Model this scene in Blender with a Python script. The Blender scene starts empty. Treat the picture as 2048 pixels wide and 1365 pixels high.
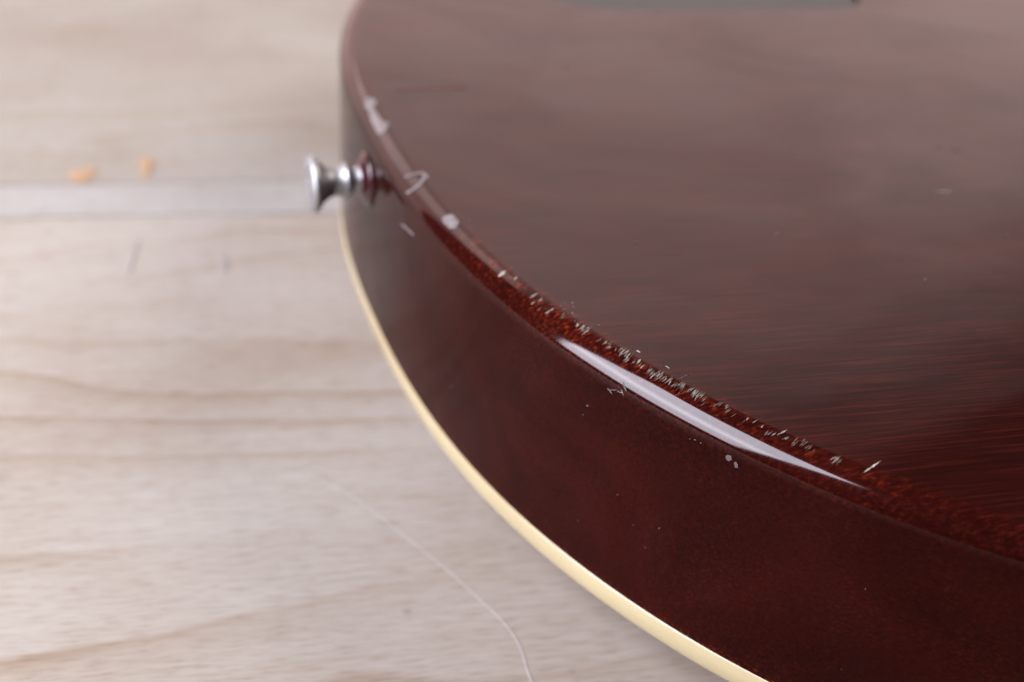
import bpy, bmesh, math, random
from mathutils import Vector, Matrix
from mathutils.bvhtree import BVHTree

random.seed(7)
S = bpy.context.scene
COL = S.collection

# ------------------------------------------------------------------ measures (metres)
K = 0.94e-3                      # fit units -> metres
GAP = 0.016                      # rim of the face above the tabletop
H = 50 * K                       # rim height of the body
FR = 5.0 * K                     # rounding of the back edge
BH = 5.2 * K                    # binding height
BZ = 36.9 * K                    # strap button height above the rim

# ------------------------------------------------------------------ camera
F_PX = 2717.09
PIT, YAW, ROL = 0.5662, 0.3539, 0.0692
CP = Vector((-62.1866, -263.6857, 170.753)) * K + Vector((0, 0, GAP))
fw = Vector((math.sin(YAW) * math.cos(PIT), math.cos(YAW) * math.cos(PIT), -math.sin(PIT)))
r0 = Vector((math.cos(YAW), -math.sin(YAW), 0)); u0 = r0.cross(fw)
CR = r0 * math.cos(ROL) + u0 * math.sin(ROL)
CU = -r0 * math.sin(ROL) + u0 * math.cos(ROL)
cam = bpy.data.cameras.new('camera'); cam_ob = bpy.data.objects.new('camera', cam); COL.objects.link(cam_ob)
M = Matrix((CR, CU, -fw)).transposed().to_4x4(); M.translation = CP
cam_ob.matrix_world = M
cam.sensor_fit = 'HORIZONTAL'; cam.sensor_width = 36; cam.lens = F_PX / 2048 * 36
cam.clip_start = 0.01; cam.clip_end = 50
cam.dof.use_dof = True
cam.dof.focus_distance = (Vector((0.026, -0.103, H + GAP)) - CP).dot(fw)
cam.dof.aperture_fstop = 13.0
S.camera = cam_ob

def ray(px, py):                 # photo pixel (2048 wide) -> direction
    return (fw + CR * ((px - 1024) / F_PX) - CU * ((py - 682.5) / F_PX)).normalized()
def on_table(px, py, z=0.0):
    d = ray(px, py); return CP + d * ((z - CP.z) / d.z)

# ------------------------------------------------------------------ light
w = bpy.data.worlds.new('World'); S.world = w; w.use_nodes = True
bg = w.node_tree.nodes['Background']; bg.inputs[0].default_value = (0.95, 0.97, 1, 1); bg.inputs[1].default_value = 0.12
def area(name, loc, target, sx, sy, radiance, color):
    l = bpy.data.lights.new(name, 'AREA'); l.shape = 'RECTANGLE'; l.size = sx; l.size_y = sy
    l.energy = radiance * sx * sy * math.pi; l.color = color
    o = bpy.data.objects.new(name, l); COL.objects.link(o); o.location = loc
    o.rotation_euler = (Vector(target) - Vector(loc)).to_track_quat('-Z', 'Y').to_euler()
    return o
T0 = Vector((0.03, -0.10, 0.06))
area('softbox', T0 + Vector((-1.30, 0.07, 0.81)), T0, 0.92, 1.50, 37.0, (0.875, 0.865, 1.0))
area('softbox_core', T0 + Vector((-1.26, 0.07, 0.68)), T0, 0.90, 0.42, 7.0, (0.95, 0.95, 1.0))
area('softbox_core', T0 + Vector((-1.24, 0.07, 0.66)), T0, 0.80, 0.18, 9.0, (0.98, 0.97, 1.0))
area('fill_lamp', (1.12, 0.0, 1.02), (0, -0.05, 0), 0.95, 0.95, 16.0, (1.0, 0.92, 0.85))  # unseen fill added so the guitar shades the table by the binding
th = math.radians(15)
for top, rad in ((1.10, .05), (1.25, .10), (1.38, .25), (1.52, .38), (1.70, .6), (1.95, .72), (2.30, .72)):          # unseen far panels, stacked to add a haze to the lacquer, fading upwards
    o = area('far_panel', (0, 0, 0), (0, -1, 0), 3.4, 2.6, rad, (1.0, 0.72, 0.68))
    X = Vector((math.cos(th), 0, -math.sin(th))); Zv = Vector((0, 1, 0)); Y = Zv.cross(X)
    m_ = Matrix((X, Y, Zv)).transposed().to_4x4(); m_.translation = Vector((0.6, 1.75 + (top - 1.3) * 0.3, top)) + Y * 1.30
    o.matrix_world = m_
area('far_panel', (-0.55, 1.9, 1.25), (-0.1, 0.0, 0.05), 0.85, 1.25, 3.0, (1.0, 0.82, 0.80))  # extra unseen panel added to brighten the rounded edge near the tail
S.view_settings.view_transform = 'Standard'; S.view_settings.look = 'None'
S.view_settings.exposure = -1.02; S.view_settings.gamma = 1
S.render.engine = 'CYCLES'

# ------------------------------------------------------------------ material helpers
def mat(name):
    m = bpy.data.materials.new(name); m.use_nodes = True
    nt = m.node_tree; return m, nt, nt.nodes['Principled BSDF']
def N(nt, t, **kw):
    n = nt.nodes.new(t)
    for k, v in kw.items():
        if k.startswith('i_'):
            key = k[2:]; key = int(key) if key.isdigit() else key.replace('_', ' ')
            n.inputs[key].default_value = v
        else: setattr(n, k, v)
    return n
def ramp(nt, fac, stops, interp='LINEAR'):
    n = nt.nodes.new('ShaderNodeValToRGB'); n.color_ramp.interpolation = interp
    e = n.color_ramp.elements
    while len(e) < len(stops): e.new(0.5)
    for i, (p, c) in enumerate(stops):
        e[i].position = p; e[i].color = (*c, 1) if len(c) == 3 else c
    nt.links.new(fac, n.inputs[0]); return n.outputs[0]
def mix(nt, a, b, fac, mode='MIX'):
    n = nt.nodes.new('ShaderNodeMix'); n.data_type = 'RGBA'; n.blend_type = mode
    for sock, v in ((n.inputs[0], fac), (n.inputs[6], a), (n.inputs[7], b)):
        if hasattr(v, 'links') or hasattr(v, 'is_linked'): nt.links.new(v, sock)
        elif isinstance(v, (int, float)): sock.default_value = v
        else: sock.default_value = (*v, 1)
    return n.outputs[2]
def math_n(nt, op, a, b=0.0, clamp=False):
    n = nt.nodes.new('ShaderNodeMath'); n.operation = op; n.use_clamp = clamp
    for i, v in enumerate((a, b)):
        if hasattr(v, 'is_linked'): nt.links.new(v, n.inputs[i])
        else: n.inputs[i].default_value = v
    return n.outputs[0]
def coords(nt, scale, rot=(0, 0, 0), loc=(0, 0, 0)):
    tc = nt.nodes.new('ShaderNodeTexCoord'); r = nt.nodes.new('ShaderNodeMapping'); r.inputs['Rotation'].default_value = rot
    r.inputs['Location'].default_value = loc
    nt.links.new(tc.outputs['Object'], r.inputs[0])
    m = nt.nodes.new('ShaderNodeMapping'); m.inputs['Scale'].default_value = scale
    nt.links.new(r.outputs[0], m.inputs[0]); return m.outputs[0]
def noise(nt, vec, scale=1.0, detail=2.0, rough=0.5, dist=0.0):
    n = N(nt, 'ShaderNodeTexNoise', i_Scale=scale, i_Detail=detail, i_Roughness=rough, i_Distortion=dist)
    nt.links.new(vec, n.inputs['Vector']); return n.outputs[0]

# ------------------------------------------------------------------ mahogany under red lacquer
def make_mahogany():
    m, nt, b = mat('red_stained_mahogany'); L = nt.links
    G = (0, 0, math.radians(5.0))
    broad = noise(nt, coords(nt, (7, 40, 40), G), 1, 3, 0.55, 0.6)
    col = ramp(nt, broad, [(0.28, (0.0085, 0.0008, 0.0006)), (0.55, (0.0150, 0.0014, 0.0009)), (0.8, (0.0240, 0.0026, 0.0014))])
    st = noise(nt, coords(nt, (75, 1900, 1900), G), 1, 3, 0.6)
    stm = ramp(nt, st, [(0.48, (0, 0, 0)), (0.72, (0.9, 0.9, 0.9))])
    var = ramp(nt, noise(nt, coords(nt, (25, 90, 90), G, (.3, .1, 0)), 1, 2), [(0.34, (0.35,) * 3), (0.66, (1,) * 3)])
    stm = mix(nt, stm, var, 1.0, 'MULTIPLY')
    col = mix(nt, col, (0.046, 0.0052, 0.0032), math_n(nt, 'MULTIPLY', stm, math_n(nt, 'MULTIPLY_ADD', N(nt, 'ShaderNodeAttribute', attribute_name='gloss').outputs['Fac'], 0.45)))
    dk = ramp(nt, noise(nt, coords(nt, (60, 1900, 1900), G, (.7, .2, .1)), 1, 2), [(0.34, (0.65,) * 3), (0.5, (1,) * 3)])
    col = mix(nt, col, dk, 0.8, 'MULTIPLY')
    # thin stain with painted orange glow, on the rounded edge and beside the binding
    at = N(nt, 'ShaderNodeAttribute', attribute_name='edge_wear_glow')
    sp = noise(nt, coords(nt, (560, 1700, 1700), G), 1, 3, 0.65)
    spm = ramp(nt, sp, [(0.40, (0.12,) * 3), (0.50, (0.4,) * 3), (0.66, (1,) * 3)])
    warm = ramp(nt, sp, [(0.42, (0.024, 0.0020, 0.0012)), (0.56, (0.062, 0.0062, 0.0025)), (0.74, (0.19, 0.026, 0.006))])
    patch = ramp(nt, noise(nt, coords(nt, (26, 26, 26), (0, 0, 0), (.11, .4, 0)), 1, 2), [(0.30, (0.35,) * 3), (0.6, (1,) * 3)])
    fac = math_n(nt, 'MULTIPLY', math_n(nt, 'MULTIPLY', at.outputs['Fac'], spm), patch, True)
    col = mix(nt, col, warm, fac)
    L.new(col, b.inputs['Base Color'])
    b.inputs['Roughness'].default_value = 0.55; b.inputs['Specular IOR Level'].default_value = 0.0
    gl = N(nt, 'ShaderNodeAttribute', attribute_name='gloss'); L.new(ramp(nt, noise(nt, coords(nt, (16, 24, 24), (0, 0, .5)), 1, 5, 0.6, 0.8), [(0.32, (0.80,) * 3), (0.62, (1.0,) * 3)]), b.inputs['Coat Weight'])
    L.new(math_n(nt, 'MULTIPLY_ADD', gl.outputs['Fac'], 0.255), b.inputs['Coat IOR']); b.inputs['Coat IOR'].links[0].from_node.inputs[2].default_value = 1.145
    rr = ramp(nt, noise(nt, coords(nt, (30, 55, 55)), 1, 4, 0.6), [(0.3, (0.045,) * 3), (0.75, (0.12,) * 3)])
    L.new(rr, b.inputs['Coat Roughness'])
    bump = N(nt, 'ShaderNodeBump', i_Strength=0.08, i_Distance=0.001)
    L.new(noise(nt, coords(nt, (28, 50, 50)), 1, 2), bump.inputs['Height'])
    L.new(bump.outputs[0], b.inputs['Coat Normal'])
    return m
MAHOG = make_mahogany()

def make_binding():
    m, nt, b = mat('aged_cream_plastic')
    c = ramp(nt, noise(nt, coords(nt, (30, 30, 200)), 1, 3), [(0.3, (0.37, 0.30, 0.165)), (0.7, (0.42, 0.35, 0.20))])
    nt.links.new(c, b.inputs['Base Color']); b.inputs['Roughness'].default_value = 0.32
    b.inputs['Subsurface Weight'].default_value = 0.15; b.inputs['Subsurface Radius'].default_value = (0.002, 0.0015, 0.0008)
    b.inputs['Coat Weight'].default_value = 0.5; b.inputs['Coat Roughness'].default_value = 0.12
    return m
BIND = make_binding()
def simple(name, color, rough, metal=0.0, coat=0.0, vary=0.15, sc=300):
    m, nt, b = mat(name)
    d = tuple(c * (1 - vary) for c in color)
    c = ramp(nt, noise(nt, coords(nt, (sc, sc, sc)), 1, 4), [(0.3, d), (0.7, color)])
    nt.links.new(c, b.inputs['Base Color'])
    b.inputs['Metallic'].default_value = metal; b.inputs['Roughness'].default_value = rough; b.inputs['Coat Weight'].default_value = coat
    return m
def make_nickel():
    m, nt, b = mat('worn_nickel')
    c = ramp(nt, noise(nt, coords(nt, (400, 400, 400)), 1, 4), [(0.3, (0.32, 0.32, 0.325)), (0.7, (0.45, 0.45, 0.455))])
    nt.links.new(c, b.inputs['Base Color']); b.inputs['Metallic'].default_value = 1
    r = ramp(nt, noise(nt, coords(nt, (900, 300, 300)), 1, 3), [(0.3, (0.44,) * 3), (0.7, (0.58,) * 3)])
    nt.links.new(r, b.inputs['Roughness'])
    return m
NICKEL = make_nickel()
COVER = simple('grey_black_plastic', (0.022, 0.029, 0.027), 0.45)
MAPLE = simple('lacquered_maple', (0.45, 0.16, 0.05), 0.3, coat=0.8, sc=60)
ROSEWOOD = simple('rosewood', (0.06, 0.03, 0.02), 0.5, sc=90)
FILLER = simple('pale_chipped_filler', (0.185, 0.157, 0.150), 0.65, vary=0.5, sc=700)
NICKM = simple('pale_splintered_lacquer', (0.36, 0.33, 0.285), 0.3, vary=0.65, sc=2500)
REDSLIT = simple('dark_red_crack', (0.13, 0.022, 0.016), 0.5)
SPECK = simple('dark_speck', (0.03, 0.02, 0.02), 0.6)

def make_bench(name, base, dark, off, freq, amp, str_):
    m, nt, b = mat(name); L = nt.links
    v = coords(nt, (1, 1, 1), (0, 0, 0), off)
    sep = N(nt, 'ShaderNodeSeparateXYZ'); L.new(v, sep.inputs[0])
    warp = noise(nt, coords(nt, (6.5, 13, 1), (0, 0, 0), off), 1, 2.5, 0.5, 0.3)
    t = math_n(nt, 'ADD', math_n(nt, 'MULTIPLY', sep.outputs[1], freq), math_n(nt, 'MULTIPLY', warp, amp))
    fr = math_n(nt, 'FRACT', t)
    ring = ramp(nt, fr, [(0.0, (0.12,) * 3), (0.5, (0.2,) * 3), (0.84, (0.5,) * 3), (0.93, (1,) * 3), (1.0, (0.12,) * 3)])
    gate = ramp(nt, noise(nt, coords(nt, (9, 22, 1), (0, 0, 0), (off[0] + .5, off[1], 0)), 1, 2), [(0.36, (0.12,) * 3), (0.66, (1,) * 3)])
    fine = ramp(nt, noise(nt, coords(nt, (30, 800, 1), (0, 0, math.radians(-1.5)), off), 1, 5, 0.7), [(0.36, (0,) * 3), (0.75, (1,) * 3)])
    f1 = math_n(nt, 'MULTIPLY', math_n(nt, 'MULTIPLY', ring, gate), str_)
    f2 = math_n(nt, 'ADD', f1, math_n(nt, 'MULTIPLY', fine, 0.34), True)
    col = mix(nt, base, dark, f2)
    blot = ramp(nt, noise(nt, coords(nt, (10, 16, 1), (0, 0, 0), (off[0], off[1] + .7, 0)), 1, 4, 0.6), [(0.36, (0.78, 0.68, 0.60)), (0.62, (1, 1, 1))])
    col = mix(nt, col, blot, 0.55, 'MULTIPLY')
    fl = ramp(nt, noise(nt, coords(nt, (170, 2300, 1), (0, 0, math.radians(-2)), off), 1, 3, 0.6), [(0.50, (1, 1, 1)), (0.68, (0.66, 0.56, 0.49))])
    col = mix(nt, col, fl, 0.75, 'MULTIPLY')
    spots = N(nt, 'ShaderNodeTexVoronoi', i_Scale=1.0); L.new(coords(nt, (42, 55, 1), (0, 0, .4), off), spots.inputs['Vector'])
    sm = ramp(nt, spots.outputs['Distance'], [(0.02, (0.62, 0.56, 0.52)), (0.055, (1, 1, 1))])
    col = mix(nt, col, sm, 0.7, 'MULTIPLY')
    L.new(col, b.inputs['Base Color']); b.inputs['Roughness'].default_value = 0.62; b.inputs['Specular IOR Level'].default_value = 0.3
    bu = N(nt, 'ShaderNodeBump', i_Strength=0.12, i_Distance=0.0006); L.new(fine, bu.inputs['Height']); L.new(bu.outputs[0], b.inputs['Normal'])
    return m

# ------------------------------------------------------------------ mesh helpers
def link(name, me, m, parent=None, smooth=True):
    if isinstance(me, bmesh.types.BMesh):
        bm = me; me = bpy.data.meshes.new(name); bm.to_mesh(me); bm.free()
    if m: me.materials.append(m)
    if smooth:
        for p in me.polygons: p.use_smooth = True
    o = bpy.data.objects.new(name, me); COL.objects.link(o)
    if parent: o.parent = parent
    return o
def empty(name, loc=(0, 0, 0), rz=0):
    o = bpy.data.objects.new(name, None); COL.objects.link(o); o.location = loc; o.rotation_euler = (0, 0, rz)
    o.empty_display_size = 0.02; return o

# ================================================================== TABLETOP
TANG = math.radians(-9.3)
tx = Vector((math.cos(TANG), math.sin(TANG), 0)); ty = Vector((-math.sin(TANG), math.cos(TANG), 0))
s1 = (on_table(0, 372).dot(ty) + on_table(620, 361).dot(ty)) / 2
s2 = (on_table(0, 434).dot(ty) + on_table(620, 428).dot(ty)) / 2
bench = empty('tabletop', (0, 0, 0), TANG)
bench['kind'] = 'structure'; bench['label'] = 'pale whitewashed wooden tabletop of wide planks under the guitar'
P1 = make_bench('pale_wood_near', (0.362, 0.345, 0.308), (0.235, 0.170, 0.112), (0.31, 0.115, 0), 60, 5.0, 0.72)
P2 = make_bench('pale_wood_lath', (0.338, 0.338, 0.320), (0.265, 0.245, 0.22), (0.9, 0.4, 0), 40, 0.8, 0.3)
P3 = make_bench('pale_wood_far', (0.295, 0.280, 0.250), (0.220, 0.170, 0.115), (1.73, 0.52, 0), 40, 5.0, 0.7)
def plank(x0, x1, y0, y1, z1, m, bev=0.0003, label=None):
    bm = bmesh.new(); bmesh.ops.create_cube(bm, size=1)
    for v in bm.verts:
        v.co = Vector((x0 if v.co.x < 0 else x1, y0 if v.co.y < 0 else y1, -0.028 if v.co.z < 0 else z1))
    bmesh.ops.bevel(bm, geom=[e for e in bm.edges], offset=bev, segments=2, affect='EDGES')
    o = link('plank', bm, m, bench, False)
    if label: o['label'] = label
    return o
plank(-0.75, 0.85, -0.52, s2 - 0.00005, 0.0, P1)
plank(-0.75, 0.85, s2 + 0.00005, s1 - 0.0001, 0.00006, P2, 0.0002, 'narrow paler lath between the two wide planks')
plank(-0.75, 0.85, s1 + 0.0001, 0.62, 0.0, P3)

def poly_inside(x, y, P):
    c = False; j = len(P) - 1
    for i in range(len(P)):
        if (P[i][1] > y) != (P[j][1] > y) and x < (P[j][0] - P[i][0]) * (y - P[i][1]) / (P[j][1] - P[i][1]) + P[i][0]: c = not c
        j = i
    return c
def stain_mesh(px_poly, name, m, thick=0.0003):
    pts = [on_table(*p) for p in px_poly]
    inv = Matrix.Rotation(-TANG, 4, 'Z')
    pts = [inv @ p for p in pts]; c = sum(pts, Vector()) / len(pts)
    bm = bmesh.new(); rings = []
    for s, z in ((1.0, 0.0001), (0.9, thick * .8), (0.55, thick)):
        rings.append([bm.verts.new(((c + (p - c) * s).x, (c + (p - c) * s).y, z)) for p in pts])
    n = len(pts)
    for a, b in zip(rings, rings[1:]):
        for i in range(n): bm.faces.new((a[i], a[(i + 1) % n], b[(i + 1) % n], b[i]))
    bm.faces.new(rings[-1]); bmesh.ops.recalc_face_normals(bm, faces=bm.faces)
    return link(name, bm, m, bench)
def make_glue():
    m, nt, b = mat('amber_glue')
    c = ramp(nt, noise(nt, coords(nt, (300, 300, 300)), 1, 3), [(0.3, (0.30, 0.14, 0.04)), (0.6, (0.31, 0.21, 0.12))])
    nt.links.new(c, b.inputs['Base Color']); b.inputs['Roughness'].default_value = 0.35
    return m
GLUE = make_glue()
stain_mesh([(134, 354), (142, 343), (158, 340), (172, 336), (190, 338), (196, 346), (184, 355), (178, 364), (160, 367), (146, 362)], 'glue_stain', GLUE)
stain_mesh([(274, 327), (282, 318), (296, 316), (308, 320), (311, 328), (304, 334), (303, 345), (296, 355), (284, 358), (280, 352), (287, 343), (290, 336), (280, 334)], 'glue_stain', GLUE)
PENCIL = simple('grey_smudge', (0.29, 0.265, 0.24), 0.7)
stain_mesh([(441, 512), (449, 508), (455, 520), (456, 540), (448, 548), (442, 540), (445, 526)], 'smudge', PENCIL, 0.0002)
stain_mesh([(255, 548), (262, 545), (270, 515), (278, 482), (270, 480), (260, 515)], 'smudge', simple('faint_smudge', (0.315, 0.292, 0.262), 0.7), 0.0002)

def table_line(pxs, wid, name, m):
    inv = Matrix.Rotation(-TANG, 4, 'Z')
    P = [inv @ on_table(*p) for p in pxs]
    Q = []
    for i in range(len(P) - 1):                       # catmull-rom
        a, b_, c, d = P[max(i - 1, 0)], P[i], P[i + 1], P[min(i + 2, len(P) - 1)]
        for k in range(6):
            t = k / 6
            Q.append(0.5 * ((2 * b_) + (c - a) * t + (2 * a - 5 * b_ + 4 * c - d) * t * t + (3 * b_ - a - 3 * c + d) * t ** 3))
    Q.append(P[-1]); bm = bmesh.new(); prev = None
    for i, q in enumerate(Q):
        t = (Q[min(i + 1, len(Q) - 1)] - Q[max(i - 1, 0)]).normalized(); n = Vector((-t.y, t.x, 0))
        w_ = wid * min(1, 0.25 + i / 25.0) * random.uniform(.75, 1.15)
        cur = [bm.verts.new((q + n * w_)[:2] + (0.0001,)), bm.verts.new((q[0], q[1], 0.00013)), bm.verts.new((q - n * w_)[:2] + (0.0001,))]
        if prev:
            for k in range(2): bm.faces.new((prev[k], prev[k + 1], cur[k + 1], cur[k]))
        prev = cur
    bmesh.ops.recalc_face_normals(bm, faces=bm.faces)
    return link(name, bm, m, bench)
SCR = simple('pale_scratched_wood', (0.44, 0.41, 0.38), 0.7)
table_line([(560, 915), (605, 940), (660, 970), (720, 1005), (790, 1058), (850, 1105), (905, 1150), (955, 1196), (990, 1228), (1015, 1255), (1035, 1285), (1046, 1310), (1054, 1340), (1066, 1372)], 0.00017, 'scratch', SCR)

# ================================================================== GUITAR
guitar = empty('electric_guitar', (0, 0, GAP))
guitar['label'] = 'dark red mahogany electric guitar lying face down with cream binding and chipped edge'
guitar['category'] = 'guitar'

# outline of the body: measured curvature round the tail, then the waist, shoulder and cutaway
KN = [0, 35, 70, 105, 140, 180, 220, 270, 360]
KV = [1.6759, 4.1348, 5.5052, 5.6419, 6.1012, 6.7693, 7.4263, 8.0479, 8.652]
def kap(s):
    for i in range(len(KN) - 1):
        if s <= KN[i + 1]:
            t = (s - KN[i]) / (KN[i + 1] - KN[i]); return (KV[i] + (KV[i + 1] - KV[i]) * t) / 1000
    return KV[-1] / 1000
half = [(0.0, 0.0)]; hd = x = y = 0.0; ds = 0.5
for i in range(int(236 / ds)):
    s = (i + .5) * ds; h2 = hd + kap(s) * ds; hm = (hd + h2) / 2
    x += math.sin(hm) * ds; y -= math.cos(hm) * ds; hd = h2
    if (i + 1) % 6 == 0: half.append((x * K, y * K))
def cr(P, n):
    out = []
    for i in range(1, len(P) - 2):
        a, b_, c, d = (Vector(p) for p in P[i - 1:i + 3])
        m = max(2, int((c - b_).length / n))
        for k in range(m):
            t = k / m
            out.append(tuple(0.5 * ((2 * b_) + (c - a) * t + (2 * a - 5 * b_ + 4 * c - d) * t * t + (3 * b_ - a - 3 * c + d) * t ** 3)))
    return out
tail_end = half[-1]

bass = cr([half[-18], tail_end, (0.155, -0.1725), (0.205, -0.143), (0.250, -0.109), (0.290, -0.104), (0.335, -0.113), (0.375, -0.113), (0.408, -0.092), (0.424, -0.058), (0.430, -0.029), (0.431, 0.0), (0.431, 0.02)], 0.004)
treb = cr([(half[-18][0], -half[-18][1]), (tail_end[0], -tail_end[1]), (0.155, 0.1725), (0.205, 0.143), (0.250, 0.109), (0.290, 0.104), (0.335, 0.112), (0.368, 0.112), (0.389, 0.099), (0.392, 0.083), (0.378, 0.071), (0.362, 0.058), (0.360, 0.044), (0.376, 0.033), (0.405, 0.029), (0.431, 0.028), (0.433, 0.026)], 0.004)
OUT = half[:-1] + bass + list(reversed(treb)) + [(p[0], -p[1]) for p in reversed(half[1:-1])]
# counter-clockwise seen from above
NO = len(OUT)
TN = []
for i in range(NO):
    a, c = Vector(OUT[i - 1]), Vector(OUT[(i + 1) % NO]); t = (c - a).normalized(); TN.append((t.y, -t.x))   # outward
def loop(off, z): return [Vector((OUT[i][0] - TN[i][0] * off, OUT[i][1] - TN[i][1] * off, z)) for i in range(NO)]

# control cover outline
cov = []
def arc(cx, cy, r, a0, a1, n=10):
    return [(cx + r * math.cos(math.radians(a0 + (a1 - a0) * k / n)), cy + r * math.sin(math.radians(a0 + (a1 - a0) * k / n))) for k in range(n + 1)]
cov += [(p[0], p[1] - 0.0035) for p in arc(0.088, 0.094, 0.0285, 180, 262, 14) + arc(0.1385, 0.0705, 0.0115, 262, 360, 12) + arc(0.1385, 0.120, 0.012, 5, 100, 10) + arc(0.092, 0.122, 0.030, 105, 178, 12)]

def build_body():
    rings = []                                        # (off, z, normal tilt phi, wear)
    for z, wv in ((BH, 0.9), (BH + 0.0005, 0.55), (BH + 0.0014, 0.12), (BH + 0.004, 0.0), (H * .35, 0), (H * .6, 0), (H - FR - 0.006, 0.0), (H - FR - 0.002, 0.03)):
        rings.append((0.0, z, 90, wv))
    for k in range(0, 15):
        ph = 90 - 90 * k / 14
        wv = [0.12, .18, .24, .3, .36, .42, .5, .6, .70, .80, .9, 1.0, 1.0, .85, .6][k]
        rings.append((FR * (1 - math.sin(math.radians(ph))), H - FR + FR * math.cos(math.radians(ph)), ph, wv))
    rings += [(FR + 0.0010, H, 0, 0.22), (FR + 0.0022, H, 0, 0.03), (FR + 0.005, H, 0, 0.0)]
    bm = bmesh.new(); wear_glow = bm.verts.layers.float.new('edge_wear_glow'); gloss = bm.verts.layers.float.new('gloss')
    nor = []; prev = None; along = []
    for i in range(NO):
        a_ = i * 3.0 if i < len(half) else 999.0
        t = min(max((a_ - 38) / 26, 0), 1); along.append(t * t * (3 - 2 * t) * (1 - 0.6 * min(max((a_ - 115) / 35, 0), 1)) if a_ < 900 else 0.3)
    for off, z, ph, wv in rings:
        cur = []
        for i, p in enumerate(loop(off, z)):
            v = bm.verts.new(p); v[wear_glow] = wv * (along[i] if z > H * .5 else 1.0); v[gloss] = max(0.0, 1.0 - (ph - 62) / 28.0) if ph > 62 else 1.0; cur.append(v)
            sn, cs = math.sin(math.radians(ph)), math.cos(math.radians(ph))
            nor.append((TN[i][0] * sn, TN[i][1] * sn, cs))
        if prev:
            for i in range(NO): bm.faces.new((prev[i], prev[(i + 1) % NO], cur[(i + 1) % NO], cur[i]))
        prev = cur
    rim = [bm.verts.new((p[0], p[1], H)) for p in cov]
    for v in rim: v[gloss] = 1.0
    nor += [(0, 0, 1)] * len(cov)
    bm.verts.ensure_lookup_table()
    el = []
    for a, L in ((prev, NO), (rim, len(cov))):
        for i in range(L):
            e = bm.edges.get((a[i], a[(i + 1) % L])) or bm.edges.new((a[i], a[(i + 1) % L])); el.append(e)
    bmesh.ops.triangle_fill(bm, edges=el, use_beauty=True, use_dissolve=False, normal=(0, 0, 1))
    me = bpy.data.meshes.new('body'); bm.to_mesh(me); bm.free()
    for p in me.polygons: p.use_smooth = True
    me.normals_split_custom_set_from_vertices(nor)
    return me
body_me = build_body()
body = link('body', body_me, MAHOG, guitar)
body['label'] = 'glossy dark red back and sides'
bvh = BVHTree.FromPolygons([v.co.copy() for v in body_me.vertices], [tuple(p.vertices) for p in body_me.polygons])

# cavity under the cover
def tube_loop(bm, loops, cap=None):
    R = [[bm.verts.new(p) for p in L] for L in loops]; n = len(R[0])
    for a, b_ in zip(R, R[1:]):
        for i in range(n): bm.faces.new((a[i], a[(i + 1) % n], b_[(i + 1) % n], b_[i]))
    if cap == 'end' or cap == 'both': bm.faces.new(R[-1])
    if cap == 'both': bm.faces.new(list(reversed(R[0])))
    return R
cc = Vector((sum(p[0] for p in cov) / len(cov), sum(p[1] for p in cov) / len(cov)))
def cl(s, z): return [Vector((cc.x + (p[0] - cc.x) * s, cc.y + (p[1] - cc.y) * s, z)) for p in cov]
bm = bmesh.new(); tube_loop(bm, [cl(1, H), cl(1, H - 0.0030)], 'end'); bmesh.ops.recalc_face_normals(bm, faces=bm.faces)
link('cover_recess', bm, MAHOG, guitar, False)
bm = bmesh.new(); tube_loop(bm, [cl(.988, H - 0.0029), cl(.988, H - 0.0009), cl(.982, H - 0.0006)], 'end'); bmesh.ops.recalc_face_normals(bm, faces=bm.faces)
cover = link('control_cover', bm, COVER, guitar, False); cover['label'] = 'grey black plastic control cavity cover'
for sx, sy in ((0.069, 0.104), (0.143, 0.068), (0.143, 0.124), (0.088, 0.146)):
    bm = bmesh.new(); bmesh.ops.create_cone(bm, cap_ends=True, segments=20, radius1=0.003, radius2=0.0024, depth=0.0008)
    bmesh.ops.translate(bm, verts=bm.verts, vec=(sx + (cc.x - sx) * .12, sy + (cc.y - sy) * .12, H - 0.0004)); link('screw', bm, NICKEL, cover, False)

# binding
bm = bmesh.new()
prof = [(0.004, 0.0004), (0.0016, 0.0), (0.0007, 0.00012), (0.0002, 0.0005), (-0.00012, 0.0011), (-0.00012, BH - 0.0003), (-0.00005, BH - 0.00005), (0.0004, BH + 0.00002)]
tube_loop(bm, [loop(o_, z_) for o_, z_ in prof]); bmesh.ops.recalc_face_normals(bm, faces=bm.faces)
bnd = link('binding', bm, BIND, guitar); bnd['label'] = 'cream plastic binding round the rim of the face'
# carved face below
bm = bmesh.new(); C0 = Vector((0.20, 0.0, 0)); rs = []
base = loop(0.0035, 0.0003)
for t in (1.0, .95, .88, .78, .64, .48, .3, .15):
    rs.append([Vector((C0.x + (p.x - C0.x) * t, p.y * t, 0.0003 - (GAP - 0.0001) * (1 - t ** 2.2) / (1 - .15 ** 2.2))) for p in base])
tube_loop(bm, rs, 'end'); bmesh.ops.recalc_face_normals(bm, faces=bm.faces); link('carved_top', bm, MAPLE, guitar)
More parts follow.
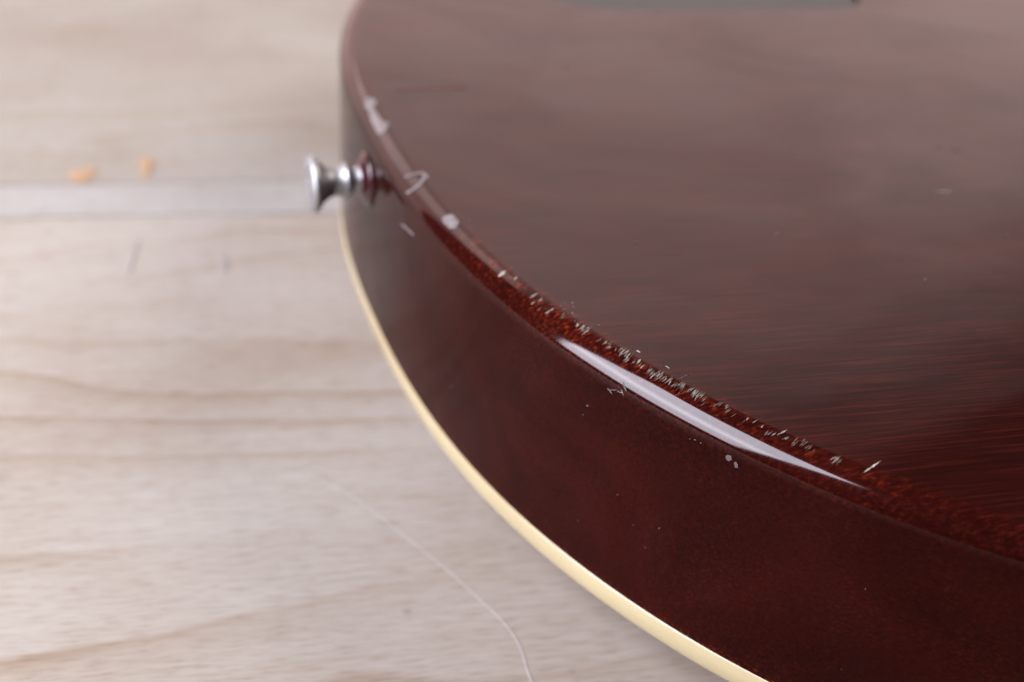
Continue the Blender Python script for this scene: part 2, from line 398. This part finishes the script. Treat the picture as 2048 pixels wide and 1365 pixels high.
# neck
bm = bmesh.new(); R = []
for x_, hw, top in ((0.395, .0285, .034), (0.425, .028, .030), (0.445, .0275, .021), (0.52, .0265, .017), (0.86, .0215, .013)):
    R.append([Vector((x_, hw * math.cos(math.pi * k / 16), -0.006 + (top + .006) * math.sin(math.pi * k / 16) ** .8)) for k in range(17)])
tube_loop(bm, R, 'both'); bmesh.ops.recalc_face_normals(bm, faces=bm.faces); neck = link('neck', bm, MAHOG, guitar)
bm = bmesh.new()
tube_loop(bm, [[Vector((x_, hw, -.0062)), Vector((x_, -hw, -.0062)), Vector((x_, -hw, -.012)), Vector((x_, hw, -.012))] for x_, hw in ((0.434, .0277), (.86, .0217))], 'both')
bmesh.ops.recalc_face_normals(bm, faces=bm.faces); link('fingerboard', bm, ROSEWOOD, guitar, False)

# strap button: turned profile along -x
BP = [(0.5, 3.0), (1.6, 4.2), (2.4, 3.55), (3.4, 3.15), (4.4, 3.05), (5.0, 3.15), (5.3, 3.7), (5.6, 4.45), (5.9, 4.75), (6.2, 4.6), (6.8, 4.1), (7.7, 3.65), (8.8, 3.4),
      (9.8, 3.45), (10.8, 3.8), (11.8, 4.4), (12.6, 5.1), (13.3, 5.9), (13.8, 6.5), (14.1, 6.85), (14.5, 7.05), (15.0, 7.05), (15.5, 6.85), (15.9, 6.3), (16.15, 5.2), (16.3, 3.4), (16.35, 2.6), (16.1, 2.3), (15.7, 2.1), (15.6, 0.0)]
WP = [(-0.3, 6.5), (0.1, 7.0), (0.5, 6.9), (0.9, 6.1), (1.6, 5.0), (2.3, 4.2), (2.3, 3.0)]
LS, RS = 0.82 * K, 0.90 * K
BY = 0.0045
bx0 = min(OUT, key=lambda p: abs(p[1] - BY) + (1 if p[0] > .1 else 0))[0]
SEG = 48
def turned(prof):
    return [[Vector((bx0 - a_ * LS, BY + r_ * RS * math.cos(2 * math.pi * k / SEG), r_ * RS * math.sin(2 * math.pi * k / SEG) + BZ)) for k in range(SEG)] for a_, r_ in prof]
bm = bmesh.new(); rr_ = turned(BP)
tube_loop(bm, rr_); bmesh.ops.remove_doubles(bm, verts=bm.verts, dist=1e-7); bmesh.ops.recalc_face_normals(bm, faces=bm.faces)
btn = link('strap_button', bm, NICKEL, guitar); btn['label'] = 'turned nickel strap button screwed into the tail end'
bm = bmesh.new(); tube_loop(bm, turned(WP)); bmesh.ops.recalc_face_normals(bm, faces=bm.faces)
link('base_flange', bm, simple('flange_red_reflection', (0.035, 0.004, 0.005), 0.25, coat=0.3), btn)['label'] = 'flared button base painted the dark red it mirrors'  # reflection of the red body is put into the flange colour
bm = bmesh.new(); bmesh.ops.create_uvsphere(bm, u_segments=20, v_segments=10, radius=0.002)
bmesh.ops.scale(bm, vec=(.35, 1, 1), verts=bm.verts); bmesh.ops.translate(bm, vec=(bx0 - 15.7 * LS, BY, BZ), verts=bm.verts); link('screw', bm, NICKEL, btn)

# ------------------------------------------------------------------ chips, nicks and scratches on the lacquer
O_G = CP - Vector((0, 0, GAP))
def hit(px, py, off=0.00006):
    loc, n, _, _ = bvh.ray_cast(O_G, ray(px, py))
    if loc is None: return None
    return loc + n * off
def patch(poly, name, m, parent, step=2.0, label=None, hole=None, off=0.00008):
    xs = [p[0] for p in poly]; ys = [p[1] for p in poly]
    bm = bmesh.new(); vs = {}
    def V(i, j):
        if (i, j) not in vs:
            q = hit(min(xs) + i * step + random.uniform(-.5, .5), min(ys) + j * step + random.uniform(-.5, .5), off + random.uniform(0, .00003))
            vs[i, j] = bm.verts.new(q) if q else None
        return vs[i, j]
    for i in range(int((max(xs) - min(xs)) / step) + 1):
        for j in range(int((max(ys) - min(ys)) / step) + 1):
            cx, cy = min(xs) + (i + .5) * step, min(ys) + (j + .5) * step
            if not poly_inside(cx, cy, poly): continue
            if hole and poly_inside(cx, cy, hole): continue
            q = [V(i, j), V(i, j + 1), V(i + 1, j + 1), V(i + 1, j)]
            if all(q): bm.faces.new(q)
    bmesh.ops.recalc_face_normals(bm, faces=bm.faces)
    o = link(name, bm, m, parent, False)
    if label: o['label'] = label
    return o
patch([(730, 204), (735, 197), (745, 197), (752, 202), (752, 210), (747, 217), (755, 228), (762, 240), (772, 246), (778, 244), (776, 254), (770, 264), (763, 270), (754, 268), (749, 256), (743, 244), (740, 232), (738, 222), (730, 214)], 'chip', FILLER, body, 1.6, 'long pale chip on the back edge')
patch([(885, 440), (888, 433), (898, 430), (907, 431), (912, 438), (917, 442), (918, 449), (910, 458), (901, 459), (893, 452), (887, 446)], 'chip', FILLER, body, 1.6, 'round pale chip on the back edge')
OUTL = [(807, 358), (812, 353), (828, 347), (845, 345), (856, 350), (857, 357), (850, 360), (843, 370), (831, 380), (818, 388), (809, 387), (819, 382), (832, 373), (843, 360), (846, 352), (838, 349), (828, 350), (814, 356)]
patch(OUTL, 'chip', FILLER, body, 1.2, 'hook shaped pale chip outline on the back edge')

def nick(bm, cx, cy, ang, ln, wd, bend=0.0):
    ca, sa = math.cos(ang), -math.sin(ang); n = max(3, int(ln / 4)); prev = None
    for k in range(n + 1):
        t = k / n - .5; w_ = wd * (1 - (2 * t) ** 2) ** .5 if abs(t) < .5 else 0.0
        w_ = max(w_, .25) * random.uniform(.6, 1.2)
        px, py = cx + ca * ln * t - sa * bend * (t * t), cy + sa * ln * t + ca * bend * (t * t)
        a, b_, c = hit(px - sa * w_, py + ca * w_, .00004), hit(px, py, .00013), hit(px + sa * w_, py - ca * w_, .00004)
        if not (a and b_ and c): prev = None; continue
        cur = [bm.verts.new(q) for q in (a, b_, c)]
        if prev:
            for i in range(2): bm.faces.new((prev[i], prev[i + 1], cur[i + 1], cur[i]))
        prev = cur
bm = bmesh.new()
Z2 = lambda p: (860 + p[0] / 3.412, 400 + p[1] / 3.412)
Z3 = lambda p: (1150 + p[0] / 2.926, 620 + p[1] / 2.926)
small = [Z2(p) for p in ((585, 543), (700, 712), (760, 695), (750, 740), (905, 795), (1085, 885), (1190, 970), (1155, 957), (1225, 1010), (1335, 1090), (1400, 1100), (1440, 1135))]
small += [Z3(p) for p in ((170, 185), (205, 200), (205, 226), (300, 290), (370, 300), (400, 335), (430, 360), (445, 375), (570, 440), (560, 400), (620, 440), (610, 490), (755, 530), (750, 555), (815, 560), (830, 555), (860, 550), (885, 565), (890, 600), (905, 590), (935, 625), (1000, 640), (985, 650), (1060, 660), (1165, 730), (1240, 750), (1225, 760), (1525, 880), (1548, 887), (1510, 875))]
for cx, cy in small:
    for _ in range(random.choice((1, 1, 2))):
        nick(bm, cx + random.uniform(-3, 3), cy + random.uniform(-3, 3), math.radians(random.uniform(28, 52)), random.uniform(7, 16), random.uniform(.6, 1.3), random.uniform(-2, 2))
clus = [Z2(p) for p in ((1040, 865), (1310, 1040), (1580, 1200))] + [Z3(p) for p in ((40, 100), (285, 255), (480, 390), (510, 385), (545, 410), (600, 440), (660, 465), (690, 490), (720, 495), (745, 505), (1110, 710), (1290, 790), (1330, 778), (1365, 810))]
for cx, cy in clus:
    for _ in range(5):
        q_ = random.gauss(0, 7)
        nick(bm, cx + q_, cy + q_ * .5 + random.gauss(0, 3), math.radians(random.gauss(42, 12)), random.uniform(8, 20), random.uniform(.5, 1.3), random.uniform(-3, 3))
for (x0, y0), (x1, y1), wd in ((Z2((465, 525)), Z2((520, 485)), 2.6), (Z2((680, 672)), Z2((740, 635)), 1.5), (Z2((785, 780)), Z2((848, 740)), 1.5), (Z3((1180, 735)), Z3((1245, 703)), 1.6), (Z3((1685, 957)), Z3((1790, 885)), 2.0), (Z3((1500, 905)), Z3((1556, 855)), 1.5),
                               (Z3((600, 410)), Z3((680, 372)), .5), (Z3((530, 330)), Z3((550, 345)), .5), (Z3((360, 240)), Z3((382, 252)), .6)):
    nick(bm, (x0 + x1) / 2, (y0 + y1) / 2, math.atan2(-(y1 - y0), x1 - x0), math.hypot(x1 - x0, y1 - y0), wd)
for _ in range(6):
    nick(bm, 1237 + random.gauss(0, 9), 777 + random.gauss(0, 6), math.radians(random.uniform(-70, 10)), random.uniform(8, 16), random.uniform(.4, .9), random.uniform(-3, 3))
bmesh.ops.recalc_face_normals(bm, faces=bm.faces)
o = link('splinter_nicks', bm, NICKM, body, False); o['kind'] = 'stuff'; o['label'] = 'row of pale splinter nicks along the back edge'
# loose marks
bm = bmesh.new()
nick(bm, 816, 460, math.radians(-43), 38, 1.6)
bmesh.ops.recalc_face_normals(bm, faces=bm.faces); link('scratch', bm, FILLER, body, False)['label'] = 'short pale scratch on the side below the strap button'
bm = bmesh.new(); nick(bm, 1888, 384, math.radians(4), 36, 1.3)
bmesh.ops.recalc_face_normals(bm, faces=bm.faces); link('scratch', bm, FILLER, body, False)
bm = bmesh.new(); nick(bm, 862, 179, math.radians(2.0), 140, 0.9, 3)
bmesh.ops.recalc_face_normals(bm, faces=bm.faces); link('crack', bm, REDSLIT, body, False)['label'] = 'thin dark red crack along the grain of the back'
patch([(1452, 912), (1457, 909), (1463, 912), (1464, 919), (1458, 923), (1453, 919)], 'chip', simple('dull_grey_chip', (0.085, 0.06, 0.06), .6), body, 1.2)
patch([(1468, 926), (1472, 923), (1477, 929), (1477, 936), (1471, 935)], 'chip', bpy.data.materials['dull_grey_chip'], body, 1.2)
bm = bmesh.new()
for _ in range(10):
    t = random.random(); px = random.uniform(900, 1750); py = 560 + (px - 900) * .62 + random.uniform(60, 420)
    nick(bm, px, py, random.uniform(0, 3.1), random.uniform(2, 4), random.uniform(.5, 1.0))
for px, py in ((1552, 468), (1556, 467), (1130, 608), (1145, 607), (1147, 615), (1145, 627), (1122, 613), (1150, 643), (1198, 651), (938, 442), (1850, 560), (1380, 878), (1390, 880), (1402, 886), (2010, 100)):
    nick(bm, px, py, random.uniform(0, 3.1), 3.5, 1.1)
bmesh.ops.recalc_face_normals(bm, faces=bm.faces); o = link('dust', bm, FILLER, body, False); o['kind'] = 'stuff'
bm = bmesh.new()
for px, py, l_ in ((1133, 135, 9), (1878, 294, 6), (1911, 301, 12), (2013, 472, 8), (1272, 487, 7), (1754, 86, 5)):
    nick(bm, px, py, random.uniform(-.3, .3), l_, 2.4)
bmesh.ops.recalc_face_normals(bm, faces=bm.faces); o = link('dark_specks', bm, SPECK, body, False); o['kind'] = 'stuff'
